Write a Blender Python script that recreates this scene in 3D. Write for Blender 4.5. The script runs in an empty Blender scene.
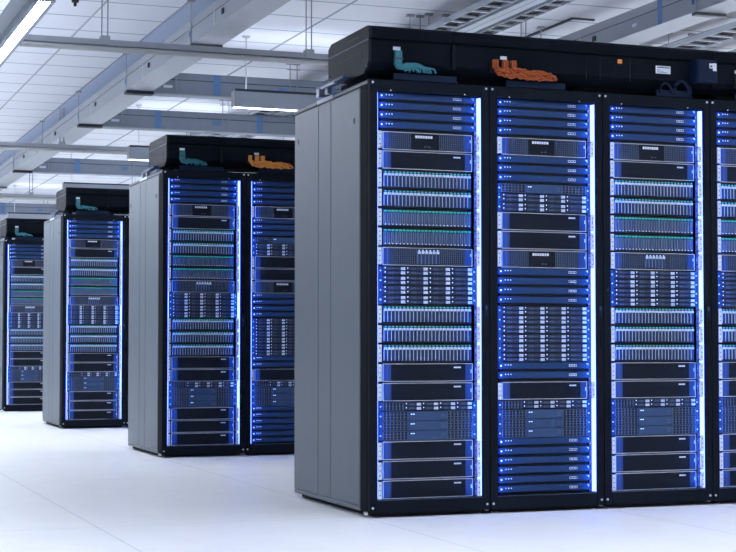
import bpy, math, random
from mathutils import Vector, Matrix
GLOW = 1.25
random.seed(7)
C = bpy.context.scene.collection
S = bpy.context.scene

# ------------------------------------------------------------------ materials
def mat(name, col, rough=.5, metal=0., spec=.5, emit=None, estr=0., noise=0., nscale=30., stretch=None, bump=0.):
    m = bpy.data.materials.new(name); m.use_nodes = True
    nt = m.node_tree; b = nt.nodes['Principled BSDF']
    b.inputs['Base Color'].default_value = (*col, 1)
    b.inputs['Roughness'].default_value = rough
    b.inputs['Metallic'].default_value = metal
    b.inputs['Specular IOR Level'].default_value = spec
    if emit:
        b.inputs['Emission Color'].default_value = (*emit, 1)
        b.inputs['Emission Strength'].default_value = estr
    if noise or bump:
        tc = nt.nodes.new('ShaderNodeTexCoord'); mp = nt.nodes.new('ShaderNodeMapping')
        nt.links.new(tc.outputs['Object'], mp.inputs['Vector'])
        if stretch: mp.inputs['Scale'].default_value = stretch
        n = nt.nodes.new('ShaderNodeTexNoise'); n.inputs['Scale'].default_value = nscale; n.inputs['Detail'].default_value = 4
        nt.links.new(mp.outputs['Vector'], n.inputs['Vector'])
        if noise:
            mx = nt.nodes.new('ShaderNodeMix'); mx.data_type = 'RGBA'
            mx.inputs[6].default_value = (*[max(0, c*(1-noise)) for c in col], 1)
            mx.inputs[7].default_value = (*[min(1, c*(1+noise)) for c in col], 1)
            nt.links.new(n.outputs['Fac'], mx.inputs[0]); nt.links.new(mx.outputs[2], b.inputs['Base Color'])
        if bump:
            bp = nt.nodes.new('ShaderNodeBump'); bp.inputs['Strength'].default_value = bump; bp.inputs['Distance'].default_value = .002
            nt.links.new(n.outputs['Fac'], bp.inputs['Height']); nt.links.new(bp.outputs['Normal'], b.inputs['Normal'])
    return m

M = {
 'frame':   mat('black powder coat', (.0055,.0085,.014), .6, 0, .05, noise=.15, nscale=60),
 'jamb':    mat('charcoal powder coat', (.009,.012,.017), .65, 0, .03, noise=.15, nscale=60),
 'panel':   mat('grey brushed panel', (.118,.143,.174), .42, .0, .42, noise=.10, nscale=9, stretch=(1,6,.35)),
 'lid':     mat('slate lid paint', (.085,.098,.115), .45, 0, .5, noise=.1, nscale=40),
 'inside':  mat('black cabinet interior', (.004,.005,.008), .7, 0, .2, noise=.1),
 'rail':    mat('zinc rail', (.22,.26,.34), .4, .3, .5, noise=.1, nscale=80),
 'ear':     mat('bright aluminium ear', (.62,.66,.74), .35, .2, .5, noise=.05, nscale=80),
 'bezel':   mat('thin silver bezel edge', (.52,.52,.54), .35, .4, .5, noise=.05),
 'navy':    mat('navy switch face', (.010,.036,.105), .45, .0, .2, noise=.12, nscale=60),
 'navydark':mat('dark navy chassis', (.010,.014,.026), .5, 0, .4, noise=.1),
 'black':   mat('matt black fascia', (.006,.009,.015), .55, 0, .10, noise=.15, nscale=50),
 'slate':   mat('slate drawer front', (.026,.056,.125), .5, 0, .25, noise=.1, nscale=60),
 'mesh':    mat('dark vent mesh', (.006,.009,.016), .6, 0, .3, noise=.1),
 'rib':     mat('vent rib', (.065,.095,.16), .45, .2, .4, noise=.1),
 'blueend': mat('blue bezel end cap', (.012,.036,.12), .4, 0, .3, noise=.1),
 'carrier': mat('blue grey drive carrier', (.014,.038,.105), .45, .1, .3, noise=.1),
 'carrierdk':mat('dark drive carrier', (.010,.020,.055), .45, .1, .4, noise=.1),
 'silver':  mat('silver latch', (.55,.60,.70), .35, .2, .5, noise=.05),
 'white':   mat('white marking', (.75,.78,.84), .6, 0, .3, noise=.03),
 'screw':   mat('steel screw', (.62,.64,.68), .35, .3, .5, noise=.05),
 'ledstrip':mat('blue light strip', (.3,.4,.8), .5, 0, .3, emit=(.085,.145,1.0), estr=6.0),
 'ledwhite':mat('pale blue status light', (.4,.5,.7), .5, 0, .3, emit=(.45,.62,1.0), estr=1.1),
 'ledteal': mat('teal status light', (.05,.3,.3), .5, 0, .3, emit=(.03,.42,.40), estr=.75),
 'ledgreen':mat('green status light', (.02,.3,.2), .5, 0, .3, emit=(.01,.22,.22), estr=.42),
 'teal':    mat('teal cable jacket', (.022,.15,.18), .5, 0, .4, noise=.2, nscale=80),
 'orange':  mat('orange cable jacket', (.34,.075,.018), .55, 0, .25, noise=.35, nscale=80),
 'amber':   mat('amber cable jacket', (.62,.24,.045), .5, 0, .3, noise=.35, nscale=80),
 'bracket': mat('dark blue bracket steel', (.045,.075,.15), .5, 0, .3, noise=.1, nscale=60),
 'cabledk': mat('blue black cable jacket', (.02,.03,.05), .5, 0, .5, noise=.2, nscale=60),
 'trough':  mat('black raceway plastic', (.004,.0062,.011), .6, 0, .04, noise=.15, nscale=40),
 'troughend':mat('charcoal end cap plastic', (.011,.014,.019), .55, 0, .08, noise=.12, nscale=60),
 'lip':     mat('navy cable tray lip', (.008,.015,.034), .6, 0, .06, noise=.1),
 'alu':     mat('grey aluminium profile', (.36,.39,.43), .42, .1, .5, noise=.06, nscale=12),
 'aluwarm': mat('pale zinc tube', (.52,.53,.52), .38, .2, .5, noise=.06, nscale=12),
 'steelblue':mat('blue grey steel beam', (.215,.245,.31), .5, .0, .4, noise=.08, nscale=12),
 'groove':  mat('dark groove', (.03,.035,.05), .6, 0, .3, noise=.1),
 'tape':    mat('blue tape', (.10,.21,.43), .5, 0, .4, noise=.1),
 'rod':     mat('threaded rod steel', (.26,.29,.34), .45, .3, .5, noise=.1, nscale=200),
 'rodwhite':mat('white painted rod', (.62,.65,.70), .45, .0, .5, noise=.05, nscale=60),
 'lamphouse':mat('lamp housing paint', (.33,.37,.43), .4, .1, .5, noise=.05),
 'lens':    mat('lamp lens', (.9,.92,.95), .4, 0, .3, emit=(.88,.94,1.05), estr=48.0),
 'lenslow': mat('dim lamp lens', (.9,.92,.95), .4, 0, .3, emit=(.82,.89,1.05), estr=48),
 'lensup': mat('uplight lens', (.9,.92,.95), .4, 0, .3, emit=(.82,.89,1.05), estr=9),
 'tray':    mat('white ladder tray steel', (.50,.54,.60), .4, .2, .5, noise=.05),
 'traycable':mat('dark tray cable', (.012,.013,.016), .5, 0, .4, noise=.3, nscale=40),
 'wallm':   mat('blue grey wall paint', (.30,.34,.42), .7, 0, .3, noise=.04, nscale=4),
 'wallpale':mat('pale wall paint', (.62,.66,.72), .7, 0, .3, noise=.04, nscale=4),
 'shadem':   mat('pale blue painted ceiling shade', (.50,.57,.74), .6, 0, .3, noise=.06, nscale=3),
 'sensor':  mat('black sensor plastic', (.01,.01,.012), .4, 0, .5, noise=.1),
 'label':   mat('white label', (.72,.76,.84), .6, 0, .3, noise=.03),
 'labelor': mat('orange label', (.75,.22,.04), .6, 0, .3, noise=.05),
 'junction':mat('dark blue box paint', (.008,.015,.038), .55, 0, .08, noise=.1),
}

def line_mask(nt, vec, axis, period, offset, width):
    """1 on a thin line every `period` along an axis"""
    sx = nt.nodes.new('ShaderNodeSeparateXYZ'); nt.links.new(vec, sx.inputs[0])
    def mth(op, a, b=None):
        n = nt.nodes.new('ShaderNodeMath'); n.operation = op
        if isinstance(a, (int, float)): n.inputs[0].default_value = a
        else: nt.links.new(a, n.inputs[0])
        if b is not None:
            if isinstance(b, (int, float)): n.inputs[1].default_value = b
            else: nt.links.new(b, n.inputs[1])
        return n.outputs[0]
    v = mth('SUBTRACT', sx.outputs[axis], offset - period*1000)
    v = mth('MODULO', v, period)
    a = mth('LESS_THAN', v, width/2); b = mth('GREATER_THAN', v, period - width/2)
    return mth('MAXIMUM', a, b), mth, sx

def tile_mat(name, col, linecol, px, ox, wx, py, oy, wy, rough, spec, noise, nscale, bump=0, rnoise=0):
    m = bpy.data.materials.new(name); m.use_nodes = True
    nt = m.node_tree; b = nt.nodes['Principled BSDF']
    tc = nt.nodes.new('ShaderNodeTexCoord'); vec = tc.outputs['Object']
    a, mth, _ = line_mask(nt, vec, 0, px, ox, wx)
    c, _, _ = line_mask(nt, vec, 1, py, oy, wy)
    k = mth('MAXIMUM', a, c)
    n = nt.nodes.new('ShaderNodeTexNoise'); n.inputs['Scale'].default_value = nscale; n.inputs['Detail'].default_value = 5
    nt.links.new(vec, n.inputs['Vector'])
    m1 = nt.nodes.new('ShaderNodeMix'); m1.data_type = 'RGBA'
    m1.inputs[6].default_value = (*[x*(1-noise) for x in col], 1); m1.inputs[7].default_value = (*[min(1, x*(1+noise)) for x in col], 1)
    nt.links.new(n.outputs['Fac'], m1.inputs[0])
    m2 = nt.nodes.new('ShaderNodeMix'); m2.data_type = 'RGBA'
    nt.links.new(k, m2.inputs[0]); nt.links.new(m1.outputs[2], m2.inputs[6]); m2.inputs[7].default_value = (*linecol, 1)
    nt.links.new(m2.outputs[2], b.inputs['Base Color'])
    b.inputs['Roughness'].default_value = rough; b.inputs['Specular IOR Level'].default_value = spec
    return m

M['floor'] = tile_mat('pale raised floor tile', (.89,.885,.875), (.62,.63,.67), 1.215, -1.215, .006, 2.40, .09, .006, .42, .35, .05, 5)
M['ceil'] = tile_mat('white ceiling tile', (.86,.88,.93), (.33,.39,.47), 1.21, .497, .026, .605, 2.57, .026, .8, .2, .04, 3)

# ------------------------------------------------------------------ mesh builder
class MB:
    def __init__(s): s.v = []; s.f = []; s.m = []; s.mats = []
    def mi(s, k):
        if k not in s.mats: s.mats.append(k)
        return s.mats.index(k)
    def box(s, x0, x1, y0, y1, z0, z1, k):
        o = len(s.v); i = s.mi(k)
        s.v += [(x, y, z) for z in (z0, z1) for y in (y0, y1) for x in (x0, x1)]
        for q in ((0,2,3,1),(4,5,7,6),(0,1,5,4),(2,6,7,3),(0,4,6,2),(1,3,7,5)):
            s.f.append(tuple(o+a for a in q)); s.m.append(i)
        return s
    def cbox(s, x0, x1, y0, y1, z0, z1, k, c=.003):
        """box with chamfered edges"""
        i = s.mi(k); o = len(s.v); P = {}
        X = (x0, x1); Y = (y0, y1); Z = (z0, z1)
        for a in (0,1):
            for b in (0,1):
                for d in (0,1):
                    sx, sy, sz = (1-2*a)*c, (1-2*b)*c, (1-2*d)*c
                    for ax, p in enumerate(((X[a], Y[b]+sy, Z[d]+sz), (X[a]+sx, Y[b], Z[d]+sz), (X[a]+sx, Y[b]+sy, Z[d]))):
                        P[a,b,d,ax] = len(s.v); s.v.append(p)
        def F(*q): s.f.append(q); s.m.append(i)
        for a in (0,1):
            r = [(0,0),(1,0),(1,1),(0,1)]
            if a == 0: r = r[::-1]
            F(*[P[a,b,d,0] for b,d in r]); F(*[P[b,a,d,1] for b,d in r[::-1]]); F(*[P[b,d,a,2] for b,d in r])
        for a in (0,1):
            for b in (0,1):
                def E(q, flip): F(*(q if not flip else q[::-1]))
                E([P[a,b,0,0], P[a,b,1,0], P[a,b,1,1], P[a,b,0,1]], (a+b) % 2 == 1)
                E([P[a,0,b,0], P[a,0,b,2], P[a,1,b,2], P[a,1,b,0]], (a+b) % 2 == 1)
                E([P[0,a,b,1], P[1,a,b,1], P[1,a,b,2], P[0,a,b,2]], (a+b) % 2 == 1)
                for d in (0,1):
                    E([P[a,b,d,0], P[a,b,d,1], P[a,b,d,2]], (a+b+d) % 2 == 1)
        return s
    def prism_x(s, prof, x0, x1, k):
        """profile of (y,z) extruded along x"""
        o = len(s.v); n = len(prof); i = s.mi(k)
        s.v += [(x0, y, z) for y, z in prof] + [(x1, y, z) for y, z in prof]
        for a in range(n):
            b = (a+1) % n; s.f.append((o+a, o+b, o+n+b, o+n+a)); s.m.append(i)
        s.f.append(tuple(o+a for a in range(n))[::-1]); s.f.append(tuple(o+n+a for a in range(n))); s.m += [i, i]
        return s
    def prism_z(s, prof, z0, z1, k):
        o = len(s.v); n = len(prof); i = s.mi(k)
        s.v += [(x, y, z0) for x, y in prof] + [(x, y, z1) for x, y in prof]
        for a in range(n):
            b = (a+1) % n; s.f.append((o+a, o+b, o+n+b, o+n+a)); s.m.append(i)
        s.f.append(tuple(o+a for a in range(n))[::-1]); s.f.append(tuple(o+n+a for a in range(n))); s.m += [i, i]
        return s
    def cyl(s, p, q, r, k, n=10):
        return s.tube([p, q], r, k, n)
    def tube(s, pts, r, k, n=8):
        i = s.mi(k); rings = []
        for j, p in enumerate(pts):
            a = pts[max(j-1, 0)]; b = pts[min(j+1, len(pts)-1)]
            t = [b[c]-a[c] for c in range(3)]; L = math.sqrt(sum(c*c for c in t)) or 1; t = [c/L for c in t]
            ref = (0,0,1) if abs(t[2]) < .9 else (1,0,0)
            u = [t[1]*ref[2]-t[2]*ref[1], t[2]*ref[0]-t[0]*ref[2], t[0]*ref[1]-t[1]*ref[0]]
            L = math.sqrt(sum(c*c for c in u)); u = [c/L for c in u]
            w = [t[1]*u[2]-t[2]*u[1], t[2]*u[0]-t[0]*u[2], t[0]*u[1]-t[1]*u[0]]
            o = len(s.v)
            for h in range(n):
                an = 2*math.pi*h/n
                s.v.append(tuple(p[c]+r*(math.cos(an)*u[c]+math.sin(an)*w[c]) for c in range(3)))
            rings.append(o)
        for a, b in zip(rings, rings[1:]):
            for h in range(n):
                g = (h+1) % n; s.f.append((a+h, b+h, b+g, a+g)); s.m.append(i)
        s.f.append(tuple(rings[0]+h for h in range(n))); s.f.append(tuple(rings[-1]+h for h in range(n))[::-1]); s.m += [i, i]
        return s
    def mesh(s, name):
        me = bpy.data.meshes.new(name); me.from_pydata(s.v, [], s.f)
        for k in s.mats: me.materials.append(M[k])
        me.polygons.foreach_set('material_index', s.m)
        me.update()
        import bmesh
        bm = bmesh.new(); bm.from_mesh(me); bmesh.ops.recalc_face_normals(bm, faces=bm.faces); bm.to_mesh(me); bm.free()
        return me

def ob(name, me, parent=None, loc=(0,0,0)):
    if isinstance(me, MB): me = me.mesh(name)
    o = bpy.data.objects.new(name, me); C.objects.link(o); o.location = loc
    if parent: o.parent = parent
    return o
def thing(name, label, cat, loc=(0,0,0), group=None):
    o = bpy.data.objects.new(name, None); C.objects.link(o); o.location = loc; o.empty_display_size = .1
    o['label'] = label; o['category'] = cat
    if group: o['group'] = group
    return o
def struct(name, me, loc=(0,0,0)):
    o = ob(name, me, None, loc); o['kind'] = 'structure'; return o

# ------------------------------------------------------------------ room
ROW = [0., 4.093, 8.129, 12.075]
ZC = 3.465
XL, XR, YF, YB = -9.0, 14.0, -10.0, 26.0
struct('floor', MB().box(XL, XR, YF, YB, -.1, 0, 'floor'))
struct('ceiling', MB().box(XL, XR, YF, YB, ZC, ZC+.1, 'ceil'))
struct('wall_back', MB().box(XL, XR, YB, YB+.1, 0, ZC, 'wallpale'))
struct('wall_left', MB().box(XL-.1, XL, YF, YB, 0, ZC, 'wallm'))
struct('wall_front', MB().box(XL, XR, YF-.1, YF, 0, ZC, 'wallm'))
struct('shade_strip_1', MB().box(.512, .70, YF+.5, YB-.01, ZC-.004, ZC+.002, 'shadem'))  # bluish strip paints the shade beside the beam onto the ceiling
struct('trim_2', MB().box(-.119, -.101, YF+.5, YB-.01, ZC-.002, ZC+.001, 'alu'))
struct('trim_3', MB().box(3.585, 3.615, 4.87, 8.2, ZC-.012, ZC+.001, 'groove').box(3.585, 3.80, 4.84, 4.87, ZC-.012, ZC+.001, 'groove'))

# ------------------------------------------------------------------ cabinet (server rack)
W, D, H = .6, 1.11, 2.0
U = .04445; Z0 = .080; YD = .030     # bottom of the equipment opening, front plane of the equipment

def seg(z0, z1, y0, y1, x0, x1, k, c=.003): return MB().cbox(x0, x1, y0, y1, z0, z1, k, c)

def cabinet_meshes():
    g = .0015
    d = {}
    fr = MB()
    for x0, x1 in ((g, .040), (.559, W-g)):
        fr.cbox(x0, x1, 0, .028, .020, 1.999, 'frame', .002)
    fr.cbox(.040, .559, .001, .027, 1.947, 1.999, 'frame', .002)
    fr.cbox(.040, .559, .001, .027, .020, .080, 'frame', .002)
    fr.box(.040, .559, -.0006, .002, .0785, .0805, 'rib')
    d['front_frame'] = fr.mesh('front_frame')
    cr = MB()
    cr.cbox(g, .03, .034, .125, .03, 1.985, 'jamb', .003); cr.cbox(W-.03, W-g, .034, .125, .03, 1.985, 'jamb', .003)
    d['corner_post'] = cr.mesh('corner_post')
    s_ = MB()
    s_.box(.012, .018, .12, D-.01, .03, 1.98, 'inside').box(W-.018, W-.012, .12, D-.01, .03, 1.98, 'inside')
    s_.box(.012, W-.012, D-.02, D-.008, .03, 1.98, 'inside').box(.012, W-.012, .03, D-.01, .03, .045, 'inside').box(.012, W-.012, .03, D-.01, 1.96, 1.975, 'inside')
    d['carcass'] = s_.mesh('carcass')
    for n, (y0, y1) in enumerate(((.130, .532), (.538, .722), (.728, 1.108))):
        d['panel%d' % n] = MB().cbox(0, .012, y0, y1, .045, 1.975, 'panel', .003).mesh('side_panel')
    d['skirt'] = MB().cbox(.001, .012, .130, 1.108, .024, .043, 'panel', .002).mesh('skirting')
    lid = MB().cbox(0, W-g, .030, D, 1.979, 2.0, 'lid', .004)
    d['lid'] = lid.mesh('top_cover')
    d['plinth'] = MB().box(.03, W-.03, .03, D-.04, .004, .03, 'inside').mesh('plinth')
    foot = MB().cyl((0,0,0), (0,0,.006), .020, 'screw', 12).cyl((0,0,.006), (0,0,.026), .008, 'screw', 8)
    d['foot'] = foot.mesh('levelling_foot')
    d['screw'] = MB().cyl((0,-.003,0), (0,.004,0), .0055, 'screw', 10).mesh('screw')
    d['smallscrew'] = MB().cyl((0,-.002,0), (0,.004,0), .0038, 'screw', 8).mesh('screw')
    d['latch'] = MB().cbox(-.009, .009, -.006, .004, -.028, .028, 'lip', .002).box(-.005, .005, -.0075, -.005, .004, .022, 'slate').mesh('latch')
    # the LED strips stand at 45 degrees on the inner edges of the frame
    t = .003
    sl = MB().prism_z([(.0405,.006),(.0405,.011),(.0470,.0285),(.0515,.0285)], .085, 1.940, 'ledstrip')
    sr = MB().prism_z([(.5585,.006),(.5475,.0285),(.5520,.0285),(.5585,.011)], .085, 1.940, 'ledstrip')
    d['sl'] = sl.mesh('light_strip'); d['sr'] = sr.mesh('light_strip')
    rl = MB()
    for x0, x1 in ((.040, .0585), (.5415, .559)):
        rl.box(x0, x1, .044, .047, .080, 1.947, 'rail')
    for k in range(42):
        for x in (.0535, .5465):
            for q in (.25, .75): rl.box(x-.0025, x+.0025, .0425, .0445, Z0+(k+q)*U-.003, Z0+(k+q)*U+.003, 'white' if q < .5 else 'groove')
    d['rails'] = rl.mesh('mounting_rail')
    d['hinge'] = MB().cbox(-.012, .006, .030, .050, .012, .026, 'screw', .002).mesh('hinge_block')
    d['plate'] = MB().cbox(-.003, .05, .505, .74, 1.9990, 2.0004, 'label', .0002).cbox(-.003, .0, .505, .74, 1.981, 2.0004, 'label', .0005).mesh('lit_lid_edge')  # pale skin painting the lit stretch of the cabinet top edge
    d['lock'] = MB().cbox(-.003, 0, -.005, .005, -.015, .015, 'lid', .001).box(-.004, -.002, -.003, .003, -.010, .010, 'groove').mesh('side_lock')
    return d
CM = cabinet_meshes()

def cabinet(x, y, label, side=True, plate=False):
    r = thing('server_cabinet', label, 'server cabinet', (x, y, 0), 'server cabinets standing in rows')
    f = ob('front_frame', CM['front_frame'], r)
    for sx in (.016, W-.016):
        for sz in (.046, 1.984): ob('screw', CM['screw'], f, (sx, 0, sz))
    for sx in (.105, .475): ob('screw', CM['smallscrew'], f, (sx, .002, 1.951))
    ob('latch', CM['latch'], f, (.580, 0, .945))
    ob('corner_post', CM['corner_post'], r)
    ob('carcass', CM['carcass'], r)
    if side:
        for n in range(3):
            p = ob('side_panel', CM['panel%d' % n], r)
            if n != 1: ob('side_lock', CM['lock'], p, (0, .20 if n == 0 else 1.04, 1.83))
        ob('skirting', CM['skirt'], r)
    c = ob('top_cover', CM['lid'], r)
    if plate: ob('lit_lid_edge', CM['plate'], c)['label'] = 'lit stretch of the cabinet top edge, painted pale'
    ob('plinth', CM['plinth'], r)
    for sx in (.045, W-.045):
        for sy in (.05, D-.08): ob('levelling_foot', CM['foot'], r, (sx, sy, 0))
    ob('light_strip', CM['sl'], r)['label'] = 'glowing blue strip light'
    ob('light_strip', CM['sr'], r)['label'] = 'glowing blue strip light'
    ob('mounting_rail', CM['rails'], r)
    for sx, sg in ((.0535, 1), (.5465, -1)):        # the light the strips throw across the equipment
        li = bpy.data.lights.new('strip_light', 'AREA'); li.shape = 'RECTANGLE'; li.size = .008; li.size_y = 1.86
        li.energy = GLOW; li.color = (.015, .20, 1.0); li.spread = math.radians(120)
        lo = bpy.data.objects.new('strip_light', li); C.objects.link(lo); lo.parent = r
        d = Vector((sg*.94, .34, 0)); lo.location = (sx, .010, 1.0125)
        lo.rotation_euler = Matrix((Vector((0,0,1)).cross(-d), Vector((0,0,1)), -d)).transposed().to_euler()
    ob('hinge_block', CM['hinge'], r)
    return r

# ------------------------------------------------------------------ rack equipment: list of parts (name, mesh, loc, subs)
BD = .62   # chassis depth
def ear_mesh(n, tall=True):
    m = MB(); h = n*U
    for s in (-1, 1):
        x0, x1 = (.2305, .2470)
        a, b = (x0, x1) if s > 0 else (-x1, -x0)
        m.cbox(a, b, -.004, .010, .004, h-.006, 'ear', .002)
    return m
def build_ear(n, side):
    h = n*U; a, b = (.2345, .2515) if side > 0 else (-.2575, -.2395)
    m = MB().cbox(a, b, -.030, -.0245, .004, h-.006, 'ear', .002)
    c, e = (.2350, .2445) if side > 0 else (-.2455, -.2400)
    m.box(c, e, -.0245, .008, .006, .014, 'rail').box(c, e, -.0245, .008, h-.018, h-.008, 'rail')
    for q in (.25, .5, .75): m.box((a+b)/2-.003, (a+b)/2+.003, -.0308, -.029, h*q-.002, h*q+.002, 'slate')
    return m.mesh('mounting_ear')
EAR = {(n, s): build_ear(n, s) for n in (2,) for s in (-1, 1)}
def flat_ear(n, side):
    h = n*U; a, b = (.226, .2430) if side > 0 else (-.2430, -.226)
    m = MB().box(a, b, .002, .008, .001, h-.001, 'navy')
    for k in range(n):
        m.box((a+b)/2-.003, (a+b)/2+.003, .0008, .003, (k+.5)*U-.003, (k+.5)*U+.003, 'white')
    return m.mesh('mounting_ear')
FEAR = {(n, s): flat_ear(n, s) for n in (1, 2, 3, 4, 6) for s in (-1, 1)}
LEDm = MB().box(-.002, .002, -.0012, .001, -.002, .002, 'ledwhite').mesh('status_light')
LEDb = MB().box(-.0035, .0035, -.0012, .001, -.0035, .0035, 'ledwhite').mesh('status_light')

def chassis(h, w=.215): return MB().box(-w, w, .012, BD, .002, h-.003, 'navydark')

def switch_parts():
    h = U
    m = chassis(h, .222)
    m.cbox(-.241, .241, 0, .013, .0125, h-.001, 'navy', .002)
    m.box(-.230, .230, .008, .013, .0015, .0125, 'inside')
    P = [('chassis', m.mesh('chassis'), (0,0,0), [])]
    pt = MB()
    pt.box(0, .012, -.0012, .001, 0, .011, 'white').box(.002, .010, -.002, -.001, .002, .009, 'navydark')
    pm = pt.mesh('port_window')
    for k in range(3): P.append(('port_window', pm, (.128+k*.0145, 0, .0225), []))
    P.append(('status_light', LEDb, (-.229, 0, .028), []))
    for k in range(3): P.append(('status_light', LEDm, (-.206+k*.014, 0, .032), []))
    P.append(('marking', MB().box(0,.010,-.001,.001,0,.003,'white').box(.007,.010,-.001,.001,-.006,.0,'white').mesh('marking'), (.222, 0, .034), []))
    return P

def bezel_frame(m, h, w=.224):
    t = .0028
    m.box(-w, w, -.002, .006, h-.004-t, h-.004, 'bezel').box(-w, w, -.002, .006, .0025, .0025+t, 'bezel')
    m.box(-w, -w+t, -.002, .006, .0025, h-.004, 'bezel').box(w-t, w, -.002, .006, .0025, h-.004, 'bezel')

def glyphs(n, w, gap, h, k='white'):
    m = MB(); x = 0
    for i in range(n):
        m.box(x, x+w, -.0015, .001, 0, h, k)
        if i % 2: m.box(x+w*.35, x+w*.65, -.002, -.001, h*.3, h*.55, 'groove')
        x += w+gap
    return m.mesh('marking')

def blank_parts():
    h = 2*U
    m = chassis(h); bezel_frame(m, h)
    m.box(-.221, .221, .001, .012, .005, h-.006, 'black')
    P = [('chassis', m.mesh('chassis'), (0,0,0), [])]
    e = MB().box(-.221, -.183, -.0005, .002, .006, h-.007, 'blueend').box(-.206, -.196, -.001, 0, .006, h-.007, 'slate')
    P.append(('end_cap', e.mesh('end_cap'), (0,0,0), []))
    e2 = MB().box(.188, .221, -.0005, .002, .006, h-.007, 'blueend').box(.214, .219, -.0015, 0, h*.5-.004, h*.5+.012, 'silver')
    P.append(('end_cap', e2.mesh('end_cap'), (0,0,0), []))
    P.append(('marking', glyphs(4, .0075, .0016, .0065), (.130, 0, .063), []))
    for s in (-1, 1): P.append(('mounting_ear', EAR[2, s], (0,0,0), []))
    return P

def grille(x0, x1, z0, z1, nx, nz, kb='mesh', kr='rib', rw=.0022, rh=.0016, y=0.):
    m = MB().box(x0, x1, y+.003, y+.012, z0, z1, kb)
    for i in range(nx+1):
        x = x0+(x1-x0)*i/nx; m.box(x-rw/2, x+rw/2, y, y+.004, z0, z1, kr)
    for i in range(nz+1):
        z = z0+(z1-z0)*i/nz; m.box(x0, x1, y+.0008, y+.004, z-rh/2, z+rh/2, kr)
    return m

def mesh_parts(drives=False):
    h = 2*U
    m = chassis(h); bezel_frame(m, h)
    m.box(-.221, .221, .004, .012, .005, h-.006, 'black')
    P = [('chassis', m.mesh('chassis'), (0,0,0), [])]
    P.append(('end_cap', MB().box(-.221, -.186, -.0005, .006, .006, h-.007, 'blueend').box(-.203, -.199, -.001, 0, .006, h-.007, 'rib').mesh('end_cap'), (0,0,0), []))
    P.append(('end_cap', MB().box(.183, .221, -.0005, .006, .006, h-.007, 'blueend').box(.213, .219, -.0015, 0, h*.55, h*.55+.012, 'silver').mesh('end_cap'), (0,0,0), []))
    if not drives:
        P.append(('vent_grille', grille(-.183, -.085, .010, h-.011, 10, 7).mesh('vent_grille'), (0,0,0), []))
        P.append(('vent_grille', grille(.060, .180, .010, h-.011, 12, 7).mesh('vent_grille'), (0,0,0), []))
        P.append(('fascia', MB().box(-.080, .056, .001, .006, .008, h-.009, 'black').mesh('fascia'), (0,0,0), []))
        P.append(('marking', glyphs(7, .0092, .0034, .0115), (-.062, 0, .060), []))
        P.append(('marking', glyphs(2, .010, .008, .0045, 'rib'), (-.016, 0, .019), []))
    else:
        P.append(('vent_grille', grille(-.183, -.056, .010, h-.011, 12, 7).mesh('vent_grille'), (0,0,0), []))
        P.append(('vent_grille', grille(.060, .180, .010, h-.011, 12, 7).mesh('vent_grille'), (0,0,0), []))
        b = MB().cbox(0, .0165, -.003, .006, .010, h-.012, 'carrier', .001).box(.0, .0022, -.0036, -.002, .010, h-.03, 'rail')
        bm_ = b.mesh('module'); hm = MB().cbox(.001, .0155, -.007, -.002, .057, .069, 'silver', .001).mesh('latch'); lm = MB().box(.006, .0105, -.004, -.002, .071, .0755, 'ledwhite').mesh('status_light')
        for k in range(6): P.append(('module', bm_, (-.053+k*.0185, 0, 0), [('latch', hm, (0,0,0)), ('status_light', lm, (0,0,0))]))
    for s in (-1, 1): P.append(('mounting_ear', EAR[2, s], (0,0,0), []))
    return P

def drive_parts(green=False, near=True):
    h = 2*U; n = 24; pitch = .4380/n
    m = chassis(h); m.box(-.222, .222, .006, .013, .002, h-.003, 'mesh')
    P = [('chassis', m.mesh('chassis'), (0,0,0), [])]
    w = pitch-.0018
    body = MB()
    if not green:
        body.cbox(0, w, .0, .010, .0085, .079, 'carrier', .0012)
        body.box(0, .0020, -.0012, .001, .010, .062, 'silver').box(.009, .0108, -.0008, .001, .012, .060, 'carrierdk')
        top = MB().cbox(.0005, w-.0005, -.005, .001, .060, .0705, 'silver', .0015)
        led = MB().box(w*.3, w*.75, -.002, .001, .0745, .079, 'ledteal')
        if False: pass
    else:
        body.cbox(0, w, .0, .010, .0085, .079, 'carrier', .0012)
        body.box(0, .0022, -.0008, .001, .012, .066, 'rail').box(.009, .0106, -.0008, .001, .012, .066, 'rail')
        top = MB().cbox(.001, w-.001, -.003, .001, .0705, .0785, 'ledgreen', .0012)
        led = MB().box(w*.35, w*.65, -.002, .001, .011, .0155, 'white')
    if near:
        bm_, tm, lm = body.mesh('drive_carrier'), top.mesh('latch' if not green else 'status_light'), led.mesh('status_light' if not green else 'marking')
        subs = [('latch' if not green else 'status_light', tm, (0,0,0)), ('status_light' if not green else 'pull_tab', lm, (0,0,0))]
    else:
        o = len(body.v)
        for src in (top, led):
            o = len(body.v); body.v += src.v; body.f += [tuple(o+a for a in q) for q in src.f]
            body.m += [body.mi(src.mats[i]) for i in src.m]
        bm_ = body.mesh('drive_carrier'); subs = []
    for k in range(n): P.append(('drive_carrier', bm_, (-.219+k*pitch, 0, 0), subs))
    for s in (-1, 1): P.append(('mounting_ear', EAR[2, s], (0,0,0), []))
    return P

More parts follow.
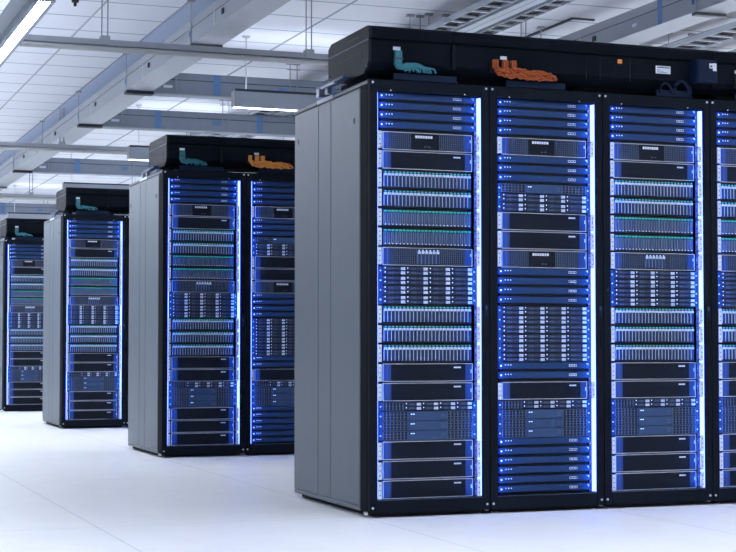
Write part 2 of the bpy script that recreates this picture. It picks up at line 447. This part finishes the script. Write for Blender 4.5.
def wide_carrier(w, h, near):
    b = MB().cbox(0, w, 0, .010, 0, h, 'carrierdk', .0015)
    b.box(.024, w*.76, -.0008, .001, h*.45, h*.55, 'rib')
    for q in (.030, .038, .046): b.box(q, q+.003, -.001, .001, h*.2, h*.8, 'rib')
    la = MB().cbox(w-.0215, w-.0115, -.004, .001, .002, h-.002, 'silver', .001).cbox(w-.0105, w-.001, -.004, .001, .002, h-.002, 'silver', .001)
    le = MB().box(.009, .0125, -.0015, .001, h*.55, h*.85, 'ledwhite')
    if near:
        return b.mesh('drive_carrier'), [('latch', la.mesh('latch'), (0,0,0)), ('status_light', le.mesh('status_light'), (0,0,0))]
    for src in (la, le):
        o = len(b.v); b.v += src.v; b.f += [tuple(o+a for a in q) for q in src.f]; b.m += [b.mi(src.mats[i]) for i in src.m]
    return b.mesh('drive_carrier'), []

def array_parts(n, near=True):
    h = n*U
    m = chassis(h); m.box(-.224, .224, .006, .013, .001, h-.002, 'mesh')
    P = [('chassis', m.mesh('chassis'), (0,0,0), [])]
    pitch = .1120
    bm_, subs = wide_carrier(pitch-.002, .0175, near)
    for k in range(n):
        for q in (.0035, .0230):
            for c in range(4): P.append(('drive_carrier', bm_, (-.223+c*pitch, 0, k*U+q), subs))
    for s in (-1, 1): P.append(('mounting_ear', FEAR[n, s], (0,0,0), []))
    return P

def thin_server_parts(near=True):
    h = U
    m = chassis(h); m.box(-.224, .224, .006, .013, .001, h-.002, 'mesh')
    P = [('chassis', m.mesh('chassis'), (0,0,0), [])]
    P.append(('vent_grille', grille(-.222, -.124, .004, h-.005, 6, 2, rw=.004, rh=.001).mesh('vent_grille'), (0,0,0), []))
    pitch = .0855
    bm_, subs = wide_carrier(pitch-.002, .0165, near)
    for q in (.0045, .0235):
        for c in range(4): P.append(('drive_carrier', bm_, (-.119+c*pitch, 0, q), subs))
    for s in (-1, 1): P.append(('mounting_ear', FEAR[1, s], (0,0,0), []))
    return P

def drawer_parts(n=3):
    h = n*U
    m = chassis(h); m.box(-.224, .224, .006, .013, .001, h-.001, 'mesh')
    P = [('chassis', m.mesh('chassis'), (0,0,0), [])]
    gm = grille(-.222, -.100, .004, U-.003, 7, 3, rw=.0042, rh=.0022).mesh('vent_grille')
    g2 = grille(.096, .222, .004, U-.003, 7, 3, rw=.0042, rh=.0022).mesh('vent_grille')
    dr = MB().cbox(-.096, .092, -.004, .008, .001, U-.001, 'slate', .0015)
    dm = dr.mesh('drawer')
    lg = MB()
    for i in range(4):
        for j in range(3): lg.box(i*.0062, i*.0062+.0042, -.0055, -.003, j*.0078, j*.0078+.0055, 'rib')
    lm = lg.mesh('marking')
    ld = MB().box(-.0035, .0035, -.0055, -.003, -.002, .002, 'ledwhite').mesh('status_light')
    for k in range(n):
        P.append(('vent_grille', gm, (0,0,k*U), [])); P.append(('vent_grille', g2, (0,0,k*U), []))
        P.append(('drawer', dm, (0,0,k*U), [('marking', lm, (.060, 0, .011)), ('status_light', ld, (-.084, 0, .031)), ('status_light', ld, (-.073, 0, .031))]))
    for s in (-1, 1): P.append(('mounting_ear', FEAR[n, s], (0,0,0), []))
    return P

LIB = {}
def spec(kind, near):
    if (kind, near) not in LIB:
        LIB[kind, near] = {'sw': lambda: switch_parts(), 'bl': lambda: blank_parts(), 'me': lambda: mesh_parts(False), 'ml': lambda: mesh_parts(True),
            'dr': lambda: drive_parts(False, near), 'dg': lambda: drive_parts(True, near), 'a2': lambda: array_parts(2, near), 'a4': lambda: array_parts(4, near),
            'a6': lambda: array_parts(6, near), 'th': lambda: thin_server_parts(near), 'd3': lambda: drawer_parts(3), 'd1': lambda: drawer_parts(1)}[kind]()
    return LIB[kind, near]
UN = {'sw':1,'bl':2,'me':2,'ml':2,'dr':2,'dg':2,'a2':2,'a4':4,'a6':6,'th':1,'d3':3,'d1':1}
INFO = {  # name, category, wording, group
 'sw': ('network_switch', 'network switch', 'slim blue-lit switch', 'slim switches in the cabinets'),
 'bl': ('storage_server', 'server', 'black blank-front server with silver edges', 'black blank-front servers'),
 'me': ('mesh_front_server', 'server', 'vented server with a white centre marking', 'vented servers with a centre marking'),
 'ml': ('module_server', 'server', 'vented server with six upright centre modules', 'vented servers with centre modules'),
 'dr': ('drive_shelf', 'drive shelf', 'silver-latched upright drive shelf', 'upright drive shelves with silver latches'),
 'dg': ('drive_shelf', 'drive shelf', 'green-lit upright drive shelf', 'upright drive shelves with green lights'),
 'a2': ('drive_array', 'drive array', 'short flat-drive array of four rows', 'flat-drive arrays'),
 'a4': ('drive_array', 'drive array', 'flat-drive array of eight rows', 'flat-drive arrays'),
 'a6': ('drive_array', 'drive array', 'tall flat-drive array of twelve rows', 'flat-drive arrays'),
 'th': ('thin_server', 'server', 'thin server with two drive rows', 'thin servers with two drive rows'),
 'd3': ('drawer_server', 'server', 'three-drawer vented blade unit', 'three-drawer vented units'),
 'd1': ('drawer_server', 'server', 'single-drawer vented blade unit', 'single-drawer vented units'),
}
ORD = ['topmost','second','third','fourth','fifth','sixth','seventh','eighth','ninth','tenth','eleventh','twelfth','thirteenth','fourteenth','fifteenth','sixteenth','seventeenth','eighteenth','lowest']
RA = ['sw']*4+['me','bl','dr','dr','dg','dg','ml','a4','dr','dr','dr','bl','bl','th','d3','bl','bl','bl']
RB = ['sw']*4+['me']+['sw']*3+['d1','a2','bl','bl','me']+['sw']*4+['a6','sw','sw','bl','th','d3']+['sw']*6

def fill(x, y, layout, where, near):
    z = Z0+42*U; tot = {k: layout.count(k) for k in layout}; seen = {}
    for k in layout:
        z -= UN[k]*U; i = seen.get(k, 0); seen[k] = i+1
        nm, cat, word, grp = INFO[k]
        if tot[k] == 1: lab = '%s in %s' % (word, where)
        else:
            o = 'lowest' if i == tot[k]-1 else ORD[i]
            lab = '%s %s %s%s' % (o, word, '' if o in ('topmost', 'lowest') else 'from top ', 'in '+where)
        r = thing(nm, lab, cat, (x+.3, y+YD, z), grp)
        for pn, me, loc, subs in spec(k, near):
            p = ob(pn, me, r, loc)
            for sn, sm, sl in subs: ob(sn, sm, p, sl)

cabs = [
 (0.0, 0, RA, "nearest row's first cabinet", 'grey-sided black server cabinet standing nearest, first of the front row', True),
 (0.6, 0, RB, "nearest row's second cabinet", 'black server cabinet second from left in the front row, under orange cables', True),
 (1.2, 0, RA, "nearest row's third cabinet", 'black server cabinet third in the front row, under the blue junction box', True),
 (1.8, 0, RA, "cabinet cut by right photo edge", 'black server cabinet of the front row cut off by the right photo edge', True),
 (0.0, 1, RA, "second row's left cabinet", 'pale-sided black server cabinet at the left end of the second row', True),
 (0.6, 1, RB, "second row's half-hidden cabinet", 'black server cabinet of the second row half hidden behind the nearest one', True),
 (0.0, 2, RA, "third row's only visible cabinet", 'pale-sided slim-looking server cabinet heading the third row, between two others', False),
 (0.6, 2, [], '', 'third row cabinet tucked behind the second row, not fitted out', False),
 (0.0, 3, RA, "farthest cabinet at left edge", 'farthest black server cabinet at the left photo edge', False),
]
for x, r, lay, where, lab, near in cabs:
    cabinet(x, ROW[r], lab, side=(x == 0), plate=(x == 0))
    fill(x, ROW[r], lay, where, near)

# ------------------------------------------------------------------ raceway over the cabinets
def raceway_prof():
    return [(.014,2.082),(.014,2.182),(.006,2.190),(.006,2.236),(.022,2.248),(.530,2.248),(.575,2.226),(.575,2.078),(.545,2.062),(.30,2.034),(.075,2.034)]
def raceway(x0, x1, y, label, endcap, seamr=True):
    r = thing('cable_raceway', label, 'cable raceway', (x0, y, 2.0), 'raceways along the cabinet tops')
    L = x1-x0; P = [(a, b-2.0) for a, b in raceway_prof()]
    s = .014 if endcap else .001
    b = MB().prism_x([P[0], P[1], (.560, .182), P[7], P[8], P[9], P[10]], s, L-.001, 'trough')
    ob('body', b, r)
    lid = MB().prism_x([(.016,.186),(.006,.192),(.006,.236),(.022,.248),(.530,.248),(.575,.226),(.575,.186)], s, L-.001, 'trough')
    ob('lid', lid, r)
    if endcap:
        e = MB().prism_x([(a, z) for a, z in P], 0, .013, 'troughend')
        # raised frame on the end face and the vent slot
        e.box(-.002, .001, .012, .570, .181, .186, 'rib')
        e.box(-.001, .001, .14, .30, .212, .220, 'groove')
        e.box(-.0015, .001, .10, .42, .135, .139, 'groove').box(-.0015, .001, .10, .104, .06, .135, 'groove')
        for yy, zz in ((.03,.225),(.03,.06),(.55,.205),(.55,.09),(.10,.115),(.09,.05),(.42,.06)):
            e.cyl((-.003, yy, zz), (.001, yy, zz), .006, 'groove', 8)
        c = ob('end_cap', e, r); c['label'] = 'charcoal end cap with a long vent slot'
        br = MB().cbox(-.035, .012, .26, .66, .040, .054, 'bracket', .002).cbox(-.030, -.006, .50, .54, .0012, .040, 'rail', .002).cbox(-.034, .010, .62, .66, .0012, .052, 'rail', .002).cbox(-.045,-.03,.36,.56,.030,.040,'rail',.001)
        ob('support_bracket', br, r)['label'] = 'blue-grey steel support bracket'
    if seamr:
        ob('joint_strip', MB().cbox(L-.009, L+.009, -.002, .012, .064, .182, 'frame', .002).box(L-.0015, L+.0015, -.003, .002, .066, .181, 'troughend'), r)
    f = MB()
    n = max(2, int(L/.6)+1)
    for k in range(n):
        cx = .06+(L-.12)*k/(n-1)
        ob('support_foot', MB().cbox(cx-.02, cx+.02, .12, .5, .0012, .040, 'lip', .002), r)
    return r
# x segments, then labels
R1 = raceway(0.0, .420, 0, 'short black raceway with teal cables on the nearest cabinet', True)
R2 = raceway(.422, 1.824, 0, 'long black raceway on front row, with orange cables and white labels', False)
R3 = raceway(1.828, 3.2, 0, 'black raceway on front row cut by right photo edge', False, False)
S1 = raceway(0.028, .420, ROW[1], "short black raceway with teal cables on second row's left cabinet", True)
S2 = raceway(.422, 1.2, ROW[1], 'black raceway with orange cables on the half-hidden second row cabinet', False, False)
T1 = raceway(0.028, .420, ROW[2], "short black raceway with teal cables on third row's cabinet", True)
T2 = raceway(.422, 1.2, ROW[2], "black raceway right of the pale joint in the third row", False, False)
V1 = raceway(0.02, .60, ROW[3], "black raceway on the farthest cabinet at the left photo edge", True, False)

def labelplate(root, x, z, w, h, k='label', lines=False, y=.012):
    m = MB().box(x-w/2, x+w/2, y, y+.003, z-h/2, z+h/2, k)
    if lines:
        m.box(x-w/2+.006, x-w/2+.045, y-.001, y+.001, z+h/2-.010, z+h/2-.005, 'groove').box(x+.006, x+w/2-.006, y-.001, y+.001, z+h/2-.010, z+h/2-.006, 'groove')
        for q in range(3): m.box(x-w/2+.006, x+w/2-.02*(q+1), y-.001, y+.001, z-h/2+.005+q*.006, z-h/2+.007+q*.006, 'rib')
    o = ob('label_plate', m, root); o['label'] = 'small %s label' % ('orange' if k == 'labelor' else 'white'); return o

def notch(root, x0, x1, z0, z1):
    ob('cable_notch', MB().cbox(x0, x1, .010, .016, z0, z1, 'inside', .001), root)

def lip(x0, x1, y, label):
    t = thing('cable_tray_lip', label, 'cable tray', (x0, y, 2.0), 'cable tray lips on the cabinet tops')
    ob('front_plate', MB().cbox(0, x1-x0, .006, .012, 0.001, .034, 'lip', .002), t)
    ob('tray_base', MB().box(0, x1-x0, .012, .10, 0.001, .005, 'lip'), t)

def tealbundle(x, y, label):
    t = thing('cable_bundle', label, 'cable bundle', (x, y, 2.03), 'teal cable bundles')
    rnd = random.Random(int(y*10)+3)
    n = 14
    for i in range(n):
        dx = .004+(i % 5)*.0072; dy = -.006-(i//5)*.0085
        L = .035+.0085*i+rnd.uniform(-.012, .012)
        z1 = .012+(i % 3)*.007+rnd.uniform(0, .004); yy = -.006-rnd.uniform(0, .024)
        p = [(dx, dy, .102), (dx, dy, .070), (dx, dy, z1+.026), (dx+.006, (dy+yy)/2, z1+.012), (dx+.018, yy, z1+.004)]
        hump = rnd.uniform(.012, .024)*(1-.35*i/n)
        for q in range(1, 7):
            u = q/6
            p.append((dx+.018+L*u, yy+.012*u, z1+.004+hump*math.sin(u*2.6)-.004*u))
        p.append((dx+.028+L, yy+.016, .010))
        ob('cable', MB().tube(p, .0046, 'teal', 7), t)
    ob('cable_tie', MB().box(-.003, .038, -.030, .000, .062, .068, 'cabledk'), t)

def orangebundle(x, y, label):
    t = thing('cable_bundle', label, 'cable bundle', (x, y, 2.03), 'orange cable bundles')
    rnd = random.Random(5)
    for g, gx in enumerate((.004, .053, .096)):
        for i in range(12):
            dx = gx+(i % 3)*.0092+rnd.uniform(-.0015,.0015); dy = -.006-(i//3)*.0074
            z1 = .010+rnd.uniform(0, .036)
            end = .296+rnd.uniform(-.10, .035)-z1*.5
            yy = -.006-rnd.uniform(0, .030)
            p = [(dx, dy, .091), (dx+rnd.uniform(-.002,.002), dy, .068), (dx, dy, .052), (dx+.006, (dy+yy)/2, z1+.014), (dx+.020, yy, z1+.003)]
            x0 = dx+.020; m = 14; ph = rnd.uniform(0, 6)
            for q in range(1, m+1):
                u = q/m
                p.append((x0+(end-x0)*u, yy+.008*math.sin(ph+9*u), z1+.003+.007*math.sin(ph*1.7+13*u)-.006*u))
            p += [(end+.014, yy+.004, max(.010, z1-.014)), (end+.018, yy+.006, .009)]
            ob('cable', MB().tube(p, .0036, 'orange' if y == 0 else 'amber', 7), t)

for root, y, who in ((R1, 0, 'nearest cabinet'), (S1, ROW[1], "second row's left cabinet"), (T1, ROW[2], "third row's cabinet"), (V1, ROW[3], 'farthest cabinet')):
    x_ = root.location.x
    labelplate(root, .139-x_, .148, .036, .016)
    notch(root, .116-x_, .162-x_, .066, .136)
    lip(.120, .438, y, 'navy tray lip under the teal cables on the %s' % who)
    tealbundle(.118, y, 'bundle of teal cables dropping from the raceway on the %s' % who)
for root, y, who, off in ((R2, 0, 'front row second cabinet', .422), (S2, ROW[1], 'half-hidden second row cabinet', .422)):
    labelplate(root, .681-off, .138, .034, .016)
    notch(root, .606-off, .755-off, .066, .122)
    lip(.690, 1.005, y, 'navy tray lip under the orange cables on the %s' % who)
    orangebundle(.612, y, 'thick tangle of orange cables on the %s' % who)
labelplate(R2, 1.304-.422, .160, .024, .020, 'labelor')
labelplate(R2, 1.545-.422, .133, .082, .038, 'label', True)
for jx in (1.12, 1.195, 1.36): ob('panel_joint', MB().box(jx-.422, jx-.4205, .0125, .015, .066, .180, 'groove'), R2)
labelplate(R3, 1.975-1.828, .147, .040, .016)
notch(R3, .118, .175, .066, .138)
lip(1.50, 1.70, 0, 'navy tray lip under two dark cable loops on the front row third cabinet')
lip(1.95, 2.25, 0, 'navy tray lip under the teal cables by the right photo edge')
tealbundle(1.955, 0, 'bundle of teal cables by the right photo edge')
t = thing('cable_loop', 'two dark cable loops by the white label on the front row third cabinet', 'cable', (1.5, 0, 2.03))
for cx, r in ((.045, .034), (.13, .044), (.142, .045)):
    ob('cable', MB().tube([(cx-r*math.cos(a), -.012+.006*math.sin(a), -.012+1.35*r*math.sin(a)) for a in [math.pi*k/10 for k in range(11)]], .006, 'lip', 8), t)
t = thing('junction_box', 'dark blue box with a white sticker on the raceway front', 'junction box', (1.69, 0, 2.075))
ob('housing', MB().cbox(0, .118, -.062, .012, 0, .108, 'junction', .004), t)
ob('cover', MB().cbox(.006, .112, -.066, -.060, .006, .102, 'junction', .002), t)
ob('sticker', MB().box(.068, .090, -.0675, -.065, .066, .090, 'label').box(.088, .108, -.0675, -.065, .054, .092, 'label').box(.072, .084, -.068, -.067, .072, .080, 'groove'), t)['label'] = 'white sticker'

# ------------------------------------------------------------------ hung frame beams
def rod(parent, x, y, z0, z1=ZC, r=.006, k='rod', plate=True, name='hanger_rod'):
    m = MB().cyl((x, y, z0), (x, y, z1-.001), r, k, 8)
    if plate: m.box(x-.03, x+.03, y-.02, y+.02, z1-.018, z1-.001, k)
    return ob(name, m, parent)

def long_beam(x, label, tapes):
    t = thing('hanging_beam', label, 'ceiling beam', (x, 1.0, 3.125), 'lengthwise hanging beams')
    y1 = 23.5
    b = MB().cbox(0, .25, 0, y1, 0, .118, 'alu', .003).box(.004, .246, 0, y1, .118, .124, 'groove').cbox(0, .25, 0, y1, .124, .188, 'alu', .003)
    ob('profile', b, t)
    k = 0
    yy = 4.35-2.415
    while yy < 22:
        ob('clamp', MB().cbox(-.012, 0, yy-1-.025, yy-1+.025, .050, .092, 'groove', .003), t)
        ob('clip', MB().cbox(-.008, 0, yy+.975-1-.012, yy+.975-1+.012, .056, .100, 'tape', .002), t)
        ob('joint_cover', MB().cbox(-.003, 0, yy+.25-1-.02, yy+.25-1+.02, 0, .118, 'aluwarm', .001), t)
        rod(t, -.006, yy+.93-1, .0, ZC-3.125, .0045, 'alu')
        yy += 2.415
    for ys in (2.87, 5.28, 12.55, 17.40):
        ob('splice_plate', MB().cbox(0, .25, ys-1, ys-1+.06, -.022, -.001, 'lid', .002), t)
    return t
B1 = long_beam(.5, 'long grey beam hanging under the ceiling left of the nearest cabinet', ())
B2 = long_beam(3.53, 'long grey beam hanging under the ceiling above the front row raceway', ())
ob('tape_band', MB().cbox(-.002, .0, 3.33-1, 3.39-1, .0, .19, 'tape', .0005), B2)
ob('label_plate', MB().box(-.002, .0, 3.70-1, 3.76-1, .050, .075, 'label'), B2)

def cross_beam(y, label, x1=3.52):
    t = thing('cross_beam', label, 'ceiling beam', (.5, y, 3.095), 'crosswise hanging beams')
    b = MB().cbox(.256, x1-.5, 0, .12, .0, .142, 'steelblue', .003).box(.256, x1-.5, .004, .116, .142, .149, 'groove').cbox(.256, x1-.5, 0, .12, .149, .213, 'steelblue', .003)
    ob('profile', b, t)
    ob('edge_flange', MB().cbox(.256, x1-.5, -.012, .0, .0, .014, 'alu', .002), t)
    ob('splice_plate', MB().cbox(-.0, .254, .0, .11, -.004, .026, 'groove', .002), t)
    ob('label_plate', MB().box(.345, .430, -.002, .0, .066, .092, 'label'), t)['label'] = 'white label'
    for xx in (.82, 1.96): ob('tape_band', MB().box(xx, xx+.07, -.002, .0, .015, .212, 'tape'), t)['label'] = 'band of blue tape'
    ob('tape_patch', MB().box(1.46, 1.55, -.0025, 0, .075, .125, 'tape'), t)
    for xx in (.46, 1.57, 1.64, 2.6):
        rod(t, xx, -.016, .05, ZC-3.095, .005)
        ob('rod_clamp', MB().cbox(xx-.03, xx+.03, -.024, -.008, .30, .308, 'rod', .001), t)
for y, lab in ((7.70, 'nearest dark crosswise beam hanging just above the suspended light'), (10.12, 'second dark crosswise beam behind the nearest one'), (14.97, 'third dark crosswise beam low in the distance'), (22.3, 'farthest crosswise beam at the left photo edge')):
    cross_beam(y, lab)

def rail(y, z, label, hangers, x0=-2.5, x1=4.5):
    t = thing('ceiling_rail', label, 'ceiling rail', (0, y, z), 'rails hung across the aisle')
    c = MB().cbox(x0, x1, -.03, .03, .010, .016, 'steelblue', .001).cbox(x0, x1, -.03, -.024, .016, .050, 'alu', .001).cbox(x0, x1, .024, .03, .016, .050, 'alu', .001).cbox(x0, x1, -.03, .03, .050, .056, 'alu', .001)
    ob('channel', c, t)
    ob('tube', MB().cyl((x0, -.012, -.012), (x1, -.012, -.012), .021, 'aluwarm', 14), t)
    for hx in hangers:
        h = MB().cyl((hx-.022, 0, .056), (hx-.022, 0, ZC-z-.001), .005, 'rod', 8).cyl((hx+.022, 0, .056), (hx+.022, 0, ZC-z-.001), .005, 'rod', 8).cbox(hx-.035, hx+.035, -.036, .036, .020, .085, 'alu', .003)
        ob('hanger', h, t)
rail(4.95, 2.985, 'nearest pale rail hung across the aisle in front of the grey beam', (-.245, 1.35, 3.2))
rail(11.35, 2.985, 'second pale rail hung across the aisle, farther back', (.53, 2.0, 3.5))
rail(17.6, 2.985, 'farthest pale rail hung above the third row', (1.13, 2.7))

# ------------------------------------------------------------------ lamps
def linear(x, y, L, label):
    t = thing('linear_lamp', label, 'ceiling lamp', (x, y, 2.85), 'strip lamps running lengthwise')
    hs = MB().cbox(-.085, .045, 0, L, .045, .10, 'lamphouse', .006)
    hs.cbox(-.085, -.053, 0, L, .0, .045, 'lamphouse', .003).cbox(.016, .045, 0, L, .0, .045, 'lamphouse', .003)
    ob('housing', hs, t)
    wing = MB().prism_x([(0,.05),(L,.05),(L,.056),(0,.056)], -.185, -.086, 'lamphouse')
    ob('side_wing', wing, t)
    ob('lens', MB().cbox(-.053, .016, .03, L-.03, .002, .044, 'lens', .004), t)['label'] = 'glowing white lens'
    ob('uplight_lens', MB().cbox(-.06, .02, .03, L-.03, .1003, .1013, 'lensup', .0002), t)
    ob('end_plate', MB().cbox(-.085, .045, -.006, -.0005, 0, .10, 'lamphouse', .002), t)
    for yy in (.9, 3.5, 7., 11., 15., 18.): rod(t, -.02, yy, .10, ZC-2.85, .004, 'rodwhite', True, 'suspension_rod')
linear(-1.0, 2.86, 19.0, 'long bright strip lamp at the top left corner, running lengthwise')
linear(-4.6, 8.0, 15.5, 'unseen strip lamp added in the left aisle for more light')  # out of view, added to brighten the sides of the rear rows

def pendant(y, z, label, x0=1.19, x1=7.5):
    t = thing('pendant_lamp', label, 'ceiling lamp', (x0, y, z), 'pendant lamps across the rows')
    L = x1-x0
    ob('housing', MB().cbox(0, L, 0, .012, .0, .140, 'lamphouse', .003).cbox(0, L, .088, .10, .0, .140, 'lamphouse', .003).cbox(0, L, .012, .088, .120, .140, 'lamphouse', .003).box(0.002, L, -.002, .004, .1405, .160, 'groove').box(0.002, L, .096, .10, .1405, .160, 'groove'), t)
    ob('uplight_lens', MB().cbox(.004, L-.004, .02, .08, .1402, .1412, 'lensup', .0002), t)
    ob('lens', MB().cbox(.004, L-.004, .0125, .0875, .012, .024, 'lens', .002), t)['label'] = 'glowing white lens'
    ob('end_plate', MB().cbox(-.006, -.0005, .0, .10, .0, .146, 'aluwarm', .002), t)
    for xx in (.115, L-.4): rod(t, xx, .05, .149, ZC-z, .006, 'rodwhite', True, 'suspension_rod')
pendant(6.49, 2.832, 'nearest pendant lamp hanging right behind the front row, left end visible')
pendant(10.81, 2.843, "second pendant lamp, left end beside the second row's raceway")
pendant(15.1, 2.835, "pendant lamp hanging behind the third row's raceway, on a pale rod")
pendant(-2.1, 2.832, 'unseen pendant lamp added over the front aisle for more light', -4.2, 6)  # out of view, added to brighten the floor before the front row
pendant(-6.4, 2.832, 'unseen pendant lamp added over the camera aisle for more light', -3.5, 3)  # also out of view, added as extra light from the camera side
pendant(20.5, 2.835, 'farthest pendant lamp at the left photo edge')

# ------------------------------------------------------------------ ladder trays and trunking
def ladder(x0, x1, y0, y1, z, label):
    t = thing('ladder_tray', label, 'cable ladder', (x0, y0, z), 'cable ladders under the ceiling')
    w = x1-x0; L = y1-y0
    ob('side_rail', MB().cbox(-.012, 0, 0, L, 0, .045, 'tray', .002), t)
    ob('side_rail', MB().cbox(w, w+.012, 0, L, 0, .045, 'tray', .002), t)
    rg = MB().cbox(0, w, -.014, .014, 0, .016, 'tray', .002).mesh('rung')
    n = int(L/.205)
    for k in range(n): ob('rung', rg, t, (0, .1+k*.205, 0))
    for i in range(5):
        x = w*(i+.5)/5
        pts = [(x+random.uniform(-.004,.004), L*q/24, .016+w/11+random.uniform(0,.004)) for q in range(25)]
        ob('cable', MB().tube(pts, w/10.2, 'traycable', 7), t)
    for yy in (1.2, 3.6, 6.0):
        if yy < L:
            for xx in (-.006, w+.006):
                rod(t, xx, yy, .045, ZC-z, .004, 'rod', True)
ladder(2.43, 2.57, 1.5, 13.5, 3.315, 'left cable ladder over the front row raceway, carrying dark cables')
ladder(2.85, 2.97, 1.5, 13.5, 3.315, 'middle cable ladder over the front row raceway, right beside the white trunking')
ladder(4.66, 4.88, 1.5, 10.5, 3.315, 'right cable ladder near the top right corner, beyond the grey beam')
ladder(5.35, 5.57, 1.5, 10.5, 3.315, 'far right cable ladder showing only at the right photo edge')
t = thing('cable_trunking', 'white closed trunking between the two left cable ladders', 'trunking', (2.64, 1.5, 3.318))
ob('body', MB().cbox(0, .15, 0, 12, 0, .05, 'tray', .003), t)
ob('cover_lip', MB().cbox(-.004, .0, 0, 12, .030, .052, 'alu', .001).cbox(.15, .154, 0, 12, .030, .052, 'alu', .001).box(.07, .074, 0, 12, -.001, .001, 'groove'), t)
for yy in (1.5, 4.5, 8.): rod(t, .075, yy, .05, ZC-3.318, .004)
t = thing('trapeze_hanger', 'small trapeze hanger of two rods just above the black raceway joint', 'hanger', (2.33, 5.2, 3.30))
ob('strut', MB().cbox(-.06, .14, -.012, .012, 0, .014, 'rod', .002), t)
for xx in (-.03, .06): rod(t, xx, 0, -.02, ZC-3.30, .005, 'rod', True)
t = thing('ceiling_sensor', 'small black sensor stub on the ceiling at the top edge', 'sensor', (-.36, 5.55, 3.405))
ob('body', MB().cyl((0,0,.03), (0,0,.0595), .028, 'sensor', 14), t)
ob('stem', MB().cyl((0,0,.0), (0,0,.03), .012, 'sensor', 10), t)

# ------------------------------------------------------------------ light and camera
w = bpy.data.worlds.new('world'); S.world = w; w.use_nodes = True
bg = w.node_tree.nodes['Background']; bg.inputs[0].default_value = (.86,.91,1.0,1); bg.inputs[1].default_value = 2.0

cam = bpy.data.cameras.new('camera'); co = bpy.data.objects.new('camera', cam); C.objects.link(co)
co.location = (-2.5528, -6.8172, .7908)
co.rotation_euler = (math.pi/2+.0401, 0, -.3574)
cam.sensor_width = 36; cam.lens = 1604.34*36/736; cam.shift_y = 3.06/736; cam.clip_end = 200
S.camera = co
S.view_settings.view_transform = 'Standard'; S.view_settings.look = 'None'
S.view_settings.gamma = 1; S.view_settings.use_curve_mapping = False
S.view_settings.exposure = 0.42
S.cycles.use_denoising = True
S.cycles.max_bounces = 8; S.cycles.diffuse_bounces = 5
S.cycles.sample_clamp_indirect = 6
